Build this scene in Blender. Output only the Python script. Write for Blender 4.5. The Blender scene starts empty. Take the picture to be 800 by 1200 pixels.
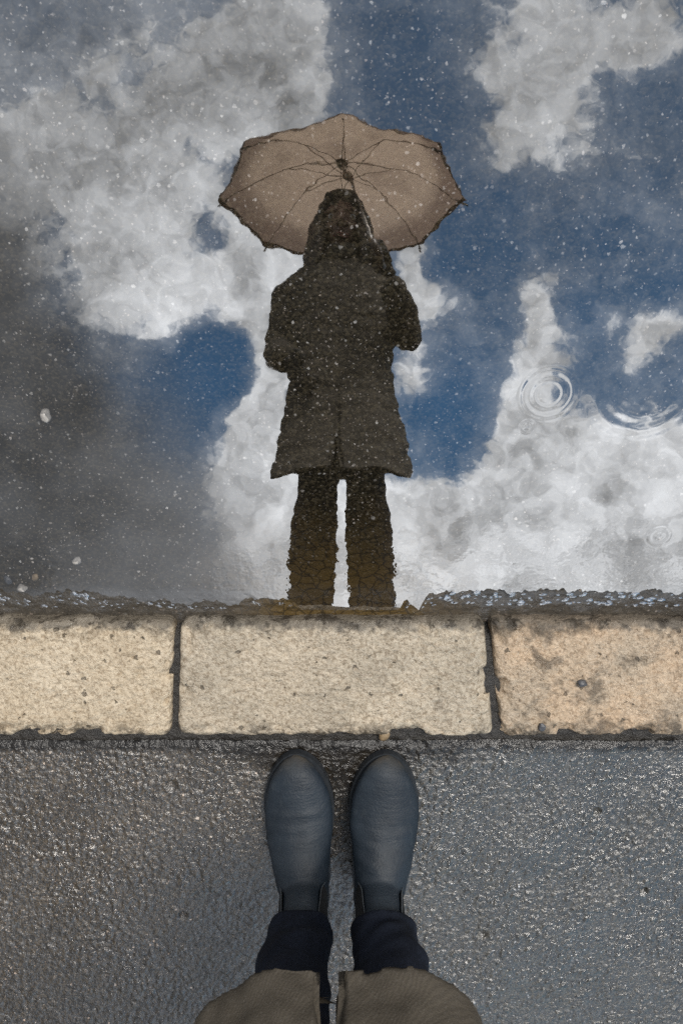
import bpy, bmesh, math, random
import numpy as np
from mathutils import Vector, Matrix, noise as mnoise

sc = bpy.context.scene
COL = sc.collection
R = math.radians
random.seed(7)

# ------------------------------------------------------------------ camera
F_PX, TH, CAM_Y, CAM_Z = 906.0, R(14.1), 0.458, 1.158
SLOPE, ROAD_Z = R(20.0), -0.024                      # the road falls to the kerb at Y = 0
cam = bpy.data.cameras.new('camera')
cam.sensor_fit = 'VERTICAL'; cam.sensor_height = 36.0; cam.lens = F_PX / 1200 * 36.0
cam.clip_start = 0.02; cam.clip_end = 2000
cam.dof.use_dof = True; cam.dof.focus_distance = 1.6; cam.dof.aperture_fstop = 13.0
cam_o = bpy.data.objects.new('camera', cam); COL.objects.link(cam_o)
cam_o.location = (0, CAM_Y, CAM_Z); cam_o.rotation_euler = (-TH, 0, 0)
sc.camera = cam_o

# ------------------------------------------------------------------ exposure
sc.view_settings.view_transform = 'Standard'; sc.view_settings.look = 'None'
sc.view_settings.exposure = 0.0; sc.view_settings.gamma = 1.0
sc.view_settings.use_curve_mapping = False
sc.render.engine = 'CYCLES'
sc.cycles.use_denoising = False
sc.cycles.caustics_reflective = False; sc.cycles.caustics_refractive = False
sc.cycles.max_bounces = 4; sc.cycles.diffuse_bounces = 2; sc.cycles.glossy_bounces = 2; sc.cycles.transparent_max_bounces = 12

# ------------------------------------------------------------------ node helper
class NT:
    def __init__(s, tree): s.t = tree; s.n = tree.nodes; s.l = tree.links
    def new(s, typ, **kw):
        n = s.n.new(typ)
        for k, v in kw.items(): setattr(n, k, v)
        return n
    def put(s, sock, v):
        if isinstance(v, bpy.types.NodeSocket): s.l.new(v, sock)
        else: sock.default_value = v
    def m(s, op, a, b=0.0, c=0.0, clamp=False):
        n = s.new('ShaderNodeMath', operation=op, use_clamp=clamp)
        s.put(n.inputs[0], a); s.put(n.inputs[1], b); s.put(n.inputs[2], c); return n.outputs[0]
    def vm(s, op, a, b=(0, 0, 0)):
        n = s.new('ShaderNodeVectorMath', operation=op)
        s.put(n.inputs[0], a); s.put(n.inputs[1], b)
        return n.outputs['Value'] if op in ('DOT_PRODUCT', 'LENGTH', 'DISTANCE') else n.outputs[0]
    def mix(s, f, a, b, blend='MIX'):
        n = s.new('ShaderNodeMix', data_type='RGBA', blend_type=blend)
        s.put(n.inputs[0], f); s.put(n.inputs[6], a); s.put(n.inputs[7], b); return n.outputs[2]
    def ss(s, v, lo, hi, a=0.0, b=1.0):
        n = s.new('ShaderNodeMapRange', interpolation_type='SMOOTHSTEP')
        for i, x in enumerate((v, lo, hi, a, b)): s.put(n.inputs[i], x)
        return n.outputs[0]
    def noise(s, vec, scale, detail=4, rough=.55, dist=0.0, col=False):
        n = s.new('ShaderNodeTexNoise')
        s.put(n.inputs['Vector'], vec); s.put(n.inputs['Scale'], scale); s.put(n.inputs['Detail'], detail)
        s.put(n.inputs['Roughness'], rough); s.put(n.inputs['Distortion'], dist)
        return n.outputs[1 if col else 0]
    def voro(s, vec, scale, feat='F1'):
        n = s.new('ShaderNodeTexVoronoi', feature=feat)
        s.put(n.inputs['Vector'], vec); s.put(n.inputs['Scale'], scale); return n
    def sep(s, v):
        n = s.new('ShaderNodeSeparateXYZ'); s.put(n.inputs[0], v); return n.outputs
    def comb(s, x, y, z=0.0):
        n = s.new('ShaderNodeCombineXYZ')
        for i, v in enumerate((x, y, z)): s.put(n.inputs[i], v)
        return n.outputs[0]
    def bump(s, h, strength, dist, normal=None):
        n = s.new('ShaderNodeBump'); s.put(n.inputs['Height'], h)
        s.put(n.inputs['Strength'], strength); s.put(n.inputs['Distance'], dist)
        if normal is not None: s.put(n.inputs['Normal'], normal)
        return n.outputs[0]

def rgb(r, g, b): return (r, g, b, 1.0)

def material(name):
    mt = bpy.data.materials.new(name); mt.use_nodes = True
    t = NT(mt.node_tree); t.n.clear()
    out = t.new('ShaderNodeOutputMaterial'); tc = t.new('ShaderNodeTexCoord')
    return mt, t, out, tc.outputs['Object']

def principled(t, out, **kw):
    p = t.new('ShaderNodeBsdfPrincipled')
    for k, v in kw.items(): t.put(p.inputs[k.replace('_', ' ')], v)
    if out is not None: t.l.new(p.outputs[0], out.inputs[0])
    return p.outputs[0]

# ------------------------------------------------------------------ sky, clouds
SUN_EL, SUN_AZ = R(62), R(35)                        # azimuth from +Y towards +X
world = bpy.data.worlds.new('World'); sc.world = world; world.use_nodes = True
w = NT(world.node_tree); w.n.clear()
w_out = w.new('ShaderNodeOutputWorld'); bg = w.new('ShaderNodeBackground')
w.l.new(bg.outputs[0], w_out.inputs[0])
sky = w.new('ShaderNodeTexSky', sky_type='NISHITA', sun_disc=False, sun_elevation=SUN_EL, sun_rotation=SUN_AZ)
sky.air_density = 1.0; sky.dust_density = 0.4; sky.ozone_density = 2.0
dirn = w.new('ShaderNodeTexCoord').outputs['Generated']
# a flat chart of the sky centred half-way up the southern sky (behind the person); units of ~6 degrees
nrm = Vector((0, -math.sin(SLOPE), math.cos(SLOPE)))
def refl(v): return v - 2 * v.dot(nrm) * nrm
c_ax = refl(Vector((0, -math.sin(TH), -math.cos(TH)))); c_up = refl(Vector((0, math.cos(TH), -math.sin(TH))))
den = w.m('MAXIMUM', w.vm('DOT_PRODUCT', dirn, tuple(c_ax)), 0.12)
cu = w.m('DIVIDE', w.vm('DOT_PRODUCT', dirn, (1, 0, 0)), den)
cv = w.m('DIVIDE', w.vm('DOT_PRODUCT', dirn, tuple(c_up)), den)
PX = w.m('MULTIPLY_ADD', cu, F_PX / 100, 4.0); PY = w.m('MULTIPLY_ADD', cv, -F_PX / 100, 6.0)
P0 = w.comb(PX, PY)
warp = w.noise(P0, 0.9, 3, .5, col=True)
wv = w.new('ShaderNodeVectorMath', operation='MULTIPLY_ADD')
w.put(wv.inputs[0], warp); wv.inputs[1].default_value = (1.5, 1.5, 0); wv.inputs[2].default_value = (-.75, -.75, 0)
P = w.vm('ADD', P0, wv.outputs[0])
def gauss(c, r, p=None):
    q = w.vm('MULTIPLY', w.vm('SUBTRACT', p or P, (c[0], c[1], 0)), (1 / r[0], 1 / r[1], 0))
    return w.m('EXPONENT', w.m('MULTIPLY', w.vm('DOT_PRODUCT', q, q), -1.0))
CLOUDS = [  # centre, radii, amount
    ((2.3, .9), (1.1, .7), .75), ((3.3, .8), (.75, .75), .95), ((2.7, 1.15), (.6, .4), .3), ((.6, 1.7), (1.0, .7), .6), ((1.7, 2.2), (1.1, .9), .85),
    ((.4, 2.0), (.5, .35), .5), ((2.0, 3.4), (.9, .8), .9), ((1.3, 3.2), (.6, .5), .5), ((3.0, 3.1), (.6, .7), .8),
    ((2.9, 4.0), (.55, .5), .75), ((3.15, 4.9), (.42, 1.0), 1.0), ((2.9, 5.6), (.5, .5), .7), ((3.4, 6.3), (.6, .8), .9),
    ((6.45, .75), (.6, .8), .8), ((7.5, .35), (.7, .6), .8), ((6.2, 1.3), (.4, .5), .5), ((7.0, 1.8), (.7, .3), .35),
    ((5.95, 2.05), (.35, .3), .3), ((6.15, 3.75), (.36, .75), .95), ((7.4, 3.75), (.32, .38), .8),
    ((5.05, 3.4), (.42, .4), .75), ((4.8, 4.4), (.35, .4), .7), ((4.75, 3.0), (.3, .3), .4),
    ((6.2, 5.9), (1.2, .95), 1.1), ((7.5, 5.7), (1.2, .7), 1.1), ((4.7, 6.3), (.8, .7), 1.0), ((5.6, 6.9), (1.6, .7), .9),
    ((6.15, 4.9), (.3, .5), .8), ((7.0, 6.8), (1.2, .6), .7), ((3.9, 7.2), (1.5, .8), .6), ((-.9, 3.0), (1.4, 2.4), .5),
    ((9.6, 3.0), (1.2, 3.0), .5), ((4, -2.4), (5.0, 1.6), .6)]
GAPS = [((2.3, 2.85), (.36, .42), .75), ((2.25, 4.6), (.5, .85), 1.1), ((5.2, 5.0), (.5, .75), .7), ((4.6, .7), (.55, .9), .7),
        ((5.6, 2.9), (.7, .6), .4), ((2.5, 1.75), (.22, .25), .4), ((7.3, 3.0), (.9, .35), .4)]
dens = w.m('ADD', w.m('MULTIPLY', w.noise(P0, .95, 9, .62, .25), 1.15), w.m('MULTIPLY', w.noise(P0, 2.6, 7, .62, 1.3), .95))
dens = w.m('ADD', dens, w.m('MULTIPLY', w.noise(P0, 7.0, 5, .60, 1.2), .45))
dens = w.m('ADD', dens, -1.29)
for c, r, a in CLOUDS: dens = w.m('ADD', dens, w.m('MULTIPLY', gauss(c, r), a))
for c, r, a in GAPS: dens = w.m('ADD', dens, w.m('MULTIPLY', gauss(c, r), -a))
front = w.vm('DOT_PRODUCT', dirn, tuple(c_ax))
other = w.m('MULTIPLY', w.ss(front, .25, .55, 1.0, 0.0), .55)
dens = w.m('ADD', dens, other)
cover = w.ss(dens, .12, .58)
thin = w.m('ADD', w.ss(dens, -.45, .5, .01, .24), w.m('MULTIPLY_ADD', gauss((.6, .6), (2.6, 1.6), P0), .30, w.ss(PY, 1.0, 4.5, .05, 0.0)))
cover = w.m('MAXIMUM', cover, thin)
big = w.ss(w.noise(P0, .85, 5, .55, .8), .34, .64)
fine = w.ss(w.noise(P0, 3.2, 7, .62, 1.1), .30, .70)
core = w.ss(dens, .45, 1.5, 0.0, .22)                              # deep cloud is greyer, thin bright rims face the sun
shade = w.m('ADD', w.m('MULTIPLY', big, .62), w.m('MULTIPLY', fine, .52))
shade = w.m('SUBTRACT', w.m('ADD', shade, .66), core)
upper = w.ss(PY, .5, 5.0, .62, 1.14)                                # thinner, greyer cloud higher up
shade = w.m('MULTIPLY', shade, w.m('MAXIMUM', upper, .55))
cloud_col = w.mix(1.0, rgb(1.12, 1.15, 1.19), w.comb(shade, shade, shade), 'MULTIPLY')
blue = w.mix(1.0, sky.outputs[0], rgb(.061, .110, .121), 'MULTIPLY')      # sky at about strength 0.08
blv = w.m('MULTIPLY', w.ss(PY, 1.2, 5.2, .80, 1.30), w.m('MULTIPLY_ADD', w.noise(P0, .7, 4, .55), .5, .75))
blue = w.mix(1.0, blue, w.comb(blv, blv, blv), 'MULTIPLY')
col = w.mix(cover, blue, cloud_col)
# a heavy rain cloud low in the south-east
nd = w.m('ADD', w.m('MULTIPLY', PX, -1.0), w.m('MULTIPLY', PY, .66))     # grows towards the lower left of the chart
nd = w.m('ADD', nd, w.m('MULTIPLY_ADD', w.noise(P0, .55, 3, .5), 1.6, -.8))
nim = w.ss(nd, .45, 2.2)
nim = w.m('MULTIPLY', nim, w.ss(PX, 2.9, 4.3, 1.0, 0.0))
nim = w.m('MULTIPLY', nim, w.ss(front, .1, .4))
rain_l = w.m('ADD', w.m('MULTIPLY_ADD', w.ss(w.noise(P0, .8, 6, .55), .3, .7), .11, .07), w.m('MULTIPLY', gauss((2.6, 6.3), (1.3, 1.3), P0), .16))
rain = w.mix(1.0, rgb(1.36, 1.41, 1.50), w.comb(rain_l, rain_l, rain_l), 'MULTIPLY')
col = w.mix(w.m('MULTIPLY', nim, .97), col, rain)
w.put(bg.inputs[0], col); bg.inputs[1].default_value = 1.0

sun = bpy.data.lights.new('sun', 'SUN'); sun.energy = 3.0; sun.angle = R(20); sun.color = (1.0, .95, .88)
sun_o = bpy.data.objects.new('sun', sun); COL.objects.link(sun_o)
sv = Vector((math.sin(SUN_AZ) * math.cos(SUN_EL), math.cos(SUN_AZ) * math.cos(SUN_EL), math.sin(SUN_EL)))
sun_o.rotation_euler = (-sv).to_track_quat('-Z', 'Y').to_euler()

# ------------------------------------------------------------------ scene helpers
def obj(name, me, mat=None, parent=None, smooth=True):
    if isinstance(me, bmesh.types.BMesh):
        bm = me; me = bpy.data.meshes.new(name); bm.normal_update(); bm.to_mesh(me); bm.free()
    if smooth:
        me.polygons.foreach_set('use_smooth', [True] * len(me.polygons))
    o = bpy.data.objects.new(name, me); COL.objects.link(o)
    if mat: me.materials.clear(); me.materials.append(mat)
    if parent: o.parent = parent
    return o
def tag(o, label=None, cat=None, group=None, kind=None):
    for k, v in (('label', label), ('category', cat), ('group', group), ('kind', kind)):
        if v: o[k] = v
    return o
def empty(name, loc=(0, 0, 0)):
    o = bpy.data.objects.new(name, None); COL.objects.link(o); o.location = loc; o.empty_display_size = .1; return o
def grid_mesh(name, xs, ys, zf):
    X, Y = np.meshgrid(xs, ys); Z = zf(X, Y)
    co = np.stack([X, Y, Z], -1).reshape(-1, 3).astype(np.float32)
    nx, ny = len(xs), len(ys)
    i = (np.arange(ny - 1)[:, None] * nx + np.arange(nx - 1)[None]).ravel()
    q = np.stack([i, i + 1, i + nx + 1, i + nx], -1).astype(np.int32)
    me = bpy.data.meshes.new(name); me.vertices.add(len(co)); me.vertices.foreach_set('co', co.ravel())
    me.loops.add(q.size); me.loops.foreach_set('vertex_index', q.ravel()); me.polygons.add(len(q))
    me.polygons.foreach_set('loop_start', np.arange(0, q.size, 4, dtype=np.int32))
    me.update(calc_edges=True); return me
def _hash(i, j, s):
    n = (i.astype(np.int64) * 374761393 + j.astype(np.int64) * 668265263 + s * 1442695041) & 0x7fffffff
    n = ((n ^ (n >> 13)) * 1274126177) & 0x7fffffff
    return ((n ^ (n >> 16)) & 0xffff) / 65535.0
def vnoise(x, y, s=0):
    i, j = np.floor(x), np.floor(y); fx, fy = x - i, y - j
    fx = fx * fx * (3 - 2 * fx); fy = fy * fy * (3 - 2 * fy)
    a, b, c, d = _hash(i, j, s), _hash(i + 1, j, s), _hash(i, j + 1, s), _hash(i + 1, j + 1, s)
    return (a * (1 - fx) + b * fx) * (1 - fy) + (c * (1 - fx) + d * fx) * fy
def fbm(x, y, s=0, o=4):
    t = 0; a = .5
    for k in range(o): t = t + a * vnoise(x * 2 ** k, y * 2 ** k, s + k * 17); a *= .5
    return t / (1 - .5 ** o)
def worley(x, y, s=0):
    i, j = np.floor(x), np.floor(y); d = np.full(x.shape, 9.0); idv = np.zeros(x.shape)
    for a in (-1, 0, 1):
        for b in (-1, 0, 1):
            px, py = i + a + _hash(i + a, j + b, s), j + b + _hash(i + a, j + b, s + 5)
            e = np.hypot(x - px, y - py); h = _hash(i + a, j + b, s + 9)
            idv = np.where(e < d, h, idv); d = np.minimum(d, e)
    return d, idv
def tube(bm, pts, rad, n=16, flat=None):
    """closed tube with rounded ends through pts; flat = (x scale, y scale) of the ring"""
    pts = [Vector(p) for p in pts]; rings = []
    fx, fy = flat or (1, 1)
    ext = [(pts[0] + (pts[0] - pts[1]).normalized() * rad[0] * .55, rad[0] * .55)] + list(zip(pts, rad)) + \
          [(pts[-1] + (pts[-1] - pts[-2]).normalized() * rad[-1] * .55, rad[-1] * .55)]
    up = None
    for k, (p, r) in enumerate(ext):
        a = ext[max(k - 1, 0)][0]; b = ext[min(k + 1, len(ext) - 1)][0]; t = (b - a).normalized()
        if up is None: up = Vector((1, 0, 0)) if abs(t.x) < .8 else Vector((0, 1, 0))
        up = (up - t * up.dot(t)).normalized(); v = t.cross(up)
        rings.append([bm.verts.new(p + up * (math.cos(q) * r * fx) + v * (math.sin(q) * r * fy)) for q in [2 * math.pi * i / n for i in range(n)]])
    for a, b in zip(rings, rings[1:]):
        for i in range(n): bm.faces.new((a[i], a[(i + 1) % n], b[(i + 1) % n], b[i]))
    bm.faces.new(rings[0][::-1]); bm.faces.new(rings[-1]); return bm
def loft(bm, rings, caps=True):
    vs = [[bm.verts.new(p) for p in r] for r in rings]; n = len(vs[0])
    for a, b in zip(vs, vs[1:]):
        for i in range(n): bm.faces.new((a[i], a[(i + 1) % n], b[(i + 1) % n], b[i]))
    if caps: bm.faces.new(vs[0][::-1]); bm.faces.new(vs[-1])
    return bm
def ell(cx, cy, z, a, b, n=32, p=2.0):
    out = []
    for i in range(n):
        q = 2 * math.pi * i / n; c, s = math.cos(q), math.sin(q)
        out.append((cx + a * math.copysign(abs(c) ** (2 / p), c), cy + b * math.copysign(abs(s) ** (2 / p), s), z))
    return out
def ball(bm, c, r, rot=None):
    m = Matrix.Translation(c) @ (rot or Matrix()) @ Matrix.Diagonal((*r, 1))
    bmesh.ops.create_uvsphere(bm, u_segments=28, v_segments=18, radius=1.0, matrix=m); return bm
def fuse(bm, voxel, smooth=6, keep_small=True):
    """one continuous skin round all the closed shapes in bm"""
    bmesh.ops.recalc_face_normals(bm, faces=bm.faces)
    me = bpy.data.meshes.new('fuse'); bm.to_mesh(me); bm.free()
    o = bpy.data.objects.new('fuse', me); COL.objects.link(o)
    md = o.modifiers.new('r', 'REMESH'); md.mode = 'VOXEL'; md.voxel_size = voxel
    if smooth:
        sm = o.modifiers.new('s', 'SMOOTH'); sm.factor = .5; sm.iterations = smooth
    dg = bpy.context.evaluated_depsgraph_get()
    r = bpy.data.meshes.new_from_object(o.evaluated_get(dg))
    bpy.data.objects.remove(o); bpy.data.meshes.remove(me); return r
def coords(me):
    a = np.empty(len(me.vertices) * 3, np.float32); me.vertices.foreach_get('co', a); return a.reshape(-1, 3)
def normals(me):
    a = np.empty(len(me.vertices) * 3, np.float32); me.vertices.foreach_get('normal', a); return a.reshape(-1, 3)
def setco(me, a): me.vertices.foreach_set('co', a.astype(np.float32).ravel()); me.update()
def ray(px, py):
    v = Vector(((px - 400) / F_PX, (600 - py) / F_PX, -1.0)); v.rotate(cam_o.rotation_euler); return v
def on_road(px, py, lift=0.0):
    """point of the sloping road seen at a place in the photo -> (x, distance up the slope)"""
    o = Vector((0, CAM_Y, CAM_Z)); d = ray(px, py); p0 = Vector((0, 0, ROAD_Z)) + nrm * lift
    t = (p0 - o).dot(nrm) / d.dot(nrm); p = o + d * t
    return p.x, p.y / math.cos(SLOPE)
def on_level(px, py, z=0.0):
    o = Vector((0, CAM_Y, CAM_Z)); d = ray(px, py); t = (z - o.z) / d.z; p = o + d * t; return p.x, p.y

# ------------------------------------------------------------------ materials
def asphalt_specks(t, P, dens=1.0):
    """albedo of old asphalt: dark binder, grey grit and pale chips of several sizes"""
    base = t.mix(t.noise(P, 6, 5, .6), rgb(.010, .008, .005), rgb(.027, .022, .013))
    grit = t.voro(P, 330); g = t.sep(grit.outputs['Color'])
    base = t.mix(t.ss(g[0], .35, 1.0, 0, .75), base, rgb(.095, .076, .046))
    gb = t.voro(P, 190); gc = t.sep(gb.outputs['Color'])
    base = t.mix(t.m('MULTIPLY', t.ss(gc[0], .6, .8), t.ss(gb.outputs['Distance'], .28, .4, .8, 0)), base, t.mix(gc[1], rgb(.05, .042, .03), rgb(.13, .11, .08)))
    D = t.vm('ADD', P, t.vm('MULTIPLY', t.vm('SUBTRACT', t.noise(P, 260, 2, col=True), (.5, .5, .5)), (.005, .005, .005)))
    cl = t.ss(t.m('ADD', t.noise(P, 4, 4, .65), t.m('MULTIPLY', t.noise(P, 26, 3, .6), .4)), .50, .84, .25, 1.0)
    for sc_, thr, r0, r1 in ((310, .80, .15, .40), (160, .80, .12, .37), (85, .94, .09, .25)):
        v = t.voro(D, sc_); c = t.sep(v.outputs['Color'])
        rad = t.m('MULTIPLY_ADD', t.m('POWER', c[1], 1.6), r1 - r0, r0)
        spot = t.m('MULTIPLY', t.ss(c[0], 1 - (1 - thr) * dens, 1 - (1 - thr) * dens + .01), t.m('LESS_THAN', v.outputs['Distance'], rad))
        tone = t.mix(c[2], rgb(.58, .44, .34), rgb(.80, .78, .74)); tone = t.mix(t.m('MULTIPLY', c[1], .0), tone, tone)
        base = t.mix(t.m('MULTIPLY', t.m('MULTIPLY', spot, cl), t.m('MULTIPLY_ADD', t.m('FRACT', t.m('MULTIPLY', c[2], 7.3)), .6, .4)), base, tone)
    return base, grit

m_road, t, out, P = material('wet_asphalt_road')
base, grit = asphalt_specks(t, P)
s_ = t.sep(P)[1]
xs_ = t.m('ABSOLUTE', t.sep(P)[0])
silt = t.m('MULTIPLY', t.ss(t.m('ADD', xs_, t.m('MULTIPLY_ADD', t.noise(P, 12, 4), .12, -.06)), .13, .26, 1, .12), t.ss(t.m('ADD', s_, t.m('MULTIPLY_ADD', t.noise(P, 9, 4), .16, -.08)), .04, .24, 1, 0), t.m('MULTIPLY', t.ss(s_, .02, .05), t.ss(t.noise(P, 14, 5, .6), .2, .5)))
crk = t.new('ShaderNodeTexVoronoi', feature='DISTANCE_TO_EDGE'); t.put(crk.inputs['Vector'], t.vm('ADD', P, t.vm('MULTIPLY', t.noise(P, 40, 2, col=True), (.02, .02, .02)))); crk.inputs['Scale'].default_value = 52
silt_c = t.mix(t.ss(crk.outputs[0], .0, .10), rgb(.042, .028, .011), rgb(.125, .080, .026))
base = t.mix(t.m('MULTIPLY', silt, .8), base, silt_c)
h = t.m('ADD', t.m('MULTIPLY', grit.outputs['Distance'], -.35), t.m('MULTIPLY', t.noise(P, 160, 3), 1.0))
bmp = t.bump(h, t.ss(s_, .045, .085, .35, .8), .004)
gut = t.ss(t.m('ADD', s_, t.m('MULTIPLY_ADD', t.noise(P, 30, 3), .03, -.015)), .030, .055, 1, 0)
base = t.mix(t.m('MULTIPLY', t.m('MULTIPLY', t.ss(s_, .030, .045, 1, 0), t.ss(xs_, .09, .16)), .6), base, t.mix(t.noise(P, 70, 4, .6), rgb(.04, .036, .032), rgb(.13, .118, .105)))
principled(t, out, Base_Color=base, Roughness=t.m('MULTIPLY_ADD', gut, -.36, .62), IOR=t.m('MULTIPLY_ADD', gut, .60, 1.15), Normal=bmp)

m_film, t, out, P = material('standing_water')
sx, sy, _ = t.sep(P)
def rings(c, wl, r0, r1, amp, low=False):
    d = t.vm('DISTANCE', P, (c[0], c[1], 0))
    env = t.m('MULTIPLY', t.ss(d, r0 * .6, r0), t.ss(d, r1, r1 * 1.3, 1, 0))
    if low: env = t.m('MULTIPLY', env, t.ss(sy, c[1] - .045, c[1] - .005, 1, 0))
    return t.m('MULTIPLY', t.m('MULTIPLY', t.m('SINE', t.m('MULTIPLY', d, 2 * math.pi / wl)), env), amp)
near = t.ss(sy, .015, .22, 1, 0)
hgt = t.m('MULTIPLY', t.m('MULTIPLY', t.m('MULTIPLY_ADD', t.noise(P, 62, 2, .5), 1.0, -.5), t.ss(t.noise(P, 9, 2), .3, .65, .25, 1.5)), t.m('MULTIPLY_ADD', near, .00015, .000009))
hgt = t.m('ADD', hgt, t.m('MULTIPLY', t.m('MULTIPLY_ADD', t.noise(P, 24, 2, .5), 1.0, -.5), .00009))
RINGS = [(on_road(641, 459), .0150, .020, .034, .000035), (on_road(755, 448), .021, .045, .070, .00002, True),
         (on_road(616, 497), .009, .002, .010, .00002), (on_road(437, 612), .009, .003, .010, .00002), (on_road(770, 625), .012, .003, .018, .00002)]
for rg in RINGS: hgt = t.m('ADD', hgt, rings(*rg))
bmp = t.bump(hgt, 1.0, 1.0)
gl = t.new('ShaderNodeBsdfGlossy'); gl.inputs['Roughness'].default_value = .015; t.put(gl.inputs['Normal'], bmp); gl.inputs['Color'].default_value = rgb(1, 1, 1)
tr = t.new('ShaderNodeBsdfTransparent'); mx = t.new('ShaderNodeMixShader')
fr = t.m('MULTIPLY_ADD', t.noise(P, 3.0, 3, .5), .06, .33)
t.put(mx.inputs[0], fr); t.l.new(tr.outputs[0], mx.inputs[1]); t.l.new(gl.outputs[0], mx.inputs[2]); t.l.new(mx.outputs[0], out.inputs[0])

m_pave, t, out, P = material('wet_asphalt_pavement')
base, grit = asphalt_specks(t, P, .4)
edge_ = t.ss(t.m('ADD', t.sep(P)[1], t.m('MULTIPLY_ADD', t.noise(P, 45, 4), .03, -.015)), -.256, -.236)
px_, py_, _ = t.sep(P)
tone_ = t.mix(t.ss(t.m('ADD', px_, t.m('MULTIPLY_ADD', t.noise(P, 5, 4, .6), .5, -.25)), -.3, .25), rgb(1.15, 1.02, .90), rgb(.85, .92, 1.02))
base = t.mix(1.0, base, tone_, 'MULTIPLY')
stone_ = t.voro(P, 115); sc3 = t.sep(stone_.outputs['Color'])
base = t.mix(t.m('MULTIPLY', t.ss(sc3[0], .55, .9), t.ss(stone_.outputs['Distance'], .2, .42, 1, 0)), base, t.mix(sc3[1], rgb(.055, .05, .043), rgb(.12, .115, .108)))
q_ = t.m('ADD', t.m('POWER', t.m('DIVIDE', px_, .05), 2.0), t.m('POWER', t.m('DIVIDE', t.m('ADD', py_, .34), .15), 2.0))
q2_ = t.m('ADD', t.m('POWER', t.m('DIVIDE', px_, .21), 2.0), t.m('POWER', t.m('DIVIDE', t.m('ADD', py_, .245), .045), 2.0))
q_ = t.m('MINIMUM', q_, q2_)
contact_shade_ = t.m('MULTIPLY', t.ss(t.m('ADD', q_, t.m('MULTIPLY_ADD', t.noise(P, 24, 4, .6), 2.4, -1.2)), .4, 1.5, 1, 0), .85)  # contact shade between the boots and along the kerb, painted into the colour
base = t.mix(contact_shade_, base, rgb(.012, .009, .006))
base = t.mix(edge_, base, rgb(.010, .008, .006))
h = t.m('ADD', t.m('MULTIPLY', grit.outputs['Distance'], -.25), t.noise(P, 260, 3))
bmp = t.bump(h, .7, .003)
wet = t.ss(t.noise(P, 6, 5, .62), .40, .60)
principled(t, out, Base_Color=base, Roughness=t.m('MULTIPLY_ADD', wet, -.24, .36), IOR=t.m('MULTIPLY_ADD', t.m('MAXIMUM', edge_, contact_shade_), -.6, 2.2), Normal=bmp)

def stone_material(name, c1, c2, stain, seed):
    mt, t, out, P = material(name)
    Q = t.vm('ADD', P, (seed * 3.7, seed * 1.3, 0))
    x, y, z = t.sep(P)
    c = t.mix(t.ss(t.noise(Q, 7, 5, .6), .3, .7), c1, c2)
    c = t.mix(t.m('MULTIPLY', t.ss(t.noise(Q, 130, 3, .7), .38, .66), .55), c, t.mix(1, c, rgb(.62, .58, .52), 'MULTIPLY'))
    c = t.mix(t.ss(t.noise(Q, 320, 2, .6), .56, .74, 0, .5), c, rgb(.62, .55, .44))
    c = t.mix(t.ss(t.noise(Q, 60, 4, .7), .60, .72, 0, .35), c, rgb(.34, .21, .10))
    mic = t.ss(t.noise(Q, 170, 4, .8, .8), .47, .62)
    c = t.mix(t.m('MULTIPLY', mic, .7), c, t.mix(1, c, rgb(.40, .34, .28), 'MULTIPLY'))
    Dq = t.vm('ADD', Q, t.vm('MULTIPLY', t.vm('SUBTRACT', t.noise(Q, 150, 3, col=True), (.5, .5, .5)), (.012, .012, .012)))
    pit = t.voro(Dq, 80); pc = t.sep(pit.outputs['Color'])
    pits = t.m('MULTIPLY', t.ss(pc[0], .83, .88), t.ss(pit.outputs['Distance'], t.m('MULTIPLY', pc[1], .25), t.m('MULTIPLY_ADD', pc[1], .3, .08), 1, 0))
    st = t.ss(t.m('ADD', t.noise(Q, 11, 6, .68), t.m('MULTIPLY', t.noise(Q, 45, 3), .25)), .78 - stain, .92 - stain)
    c = t.mix(t.m('MULTIPLY', st, .72), c, rgb(.075, .058, .04))
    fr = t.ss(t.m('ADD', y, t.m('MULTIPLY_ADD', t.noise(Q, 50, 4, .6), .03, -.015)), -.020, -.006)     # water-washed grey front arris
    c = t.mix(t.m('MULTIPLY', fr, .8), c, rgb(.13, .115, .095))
    bl = t.m('MULTIPLY', t.ss(t.m('ABSOLUTE', t.m('ADD', y, .103)), .066, .100), t.ss(t.noise(Q, 28, 4, .7), .47, .60))
    c = t.mix(t.m('MULTIPLY', bl, .85), c, rgb(.035, .028, .02))
    c = t.mix(t.m('MULTIPLY', pits, .7), c, rgb(.06, .045, .03))
    h = t.m('ADD', t.m('MULTIPLY', t.noise(Q, 150, 4, .65), 1.0), t.m('MULTIPLY', pits, -.8))
    principled(t, out, Base_Color=c, Roughness=t.ss(t.noise(Q, 16, 4, .6), .38, .62, .52, .18), IOR=1.42, Normal=t.bump(h, .9, .006))
    return mt
m_stoneA = stone_material('pale_sandstone', rgb(.68, .575, .43), rgb(.56, .455, .32), .05, 1)
m_stoneB = stone_material('grey_sandstone', rgb(.65, .555, .425), rgb(.49, .425, .33), .08, 2)
m_stoneC = stone_material('pink_sandstone', rgb(.66, .485, .325), rgb(.50, .41, .305), .17, 3)

m_bed, t, out, P = material('dark_mortar')
principled(t, out, Base_Color=t.mix(t.noise(P, 60, 4), rgb(.012, .011, .009), rgb(.04, .034, .028)), Roughness=.35, IOR=1.6, Normal=t.bump(t.noise(P, 220, 4, .7), .9, .004))

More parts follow.
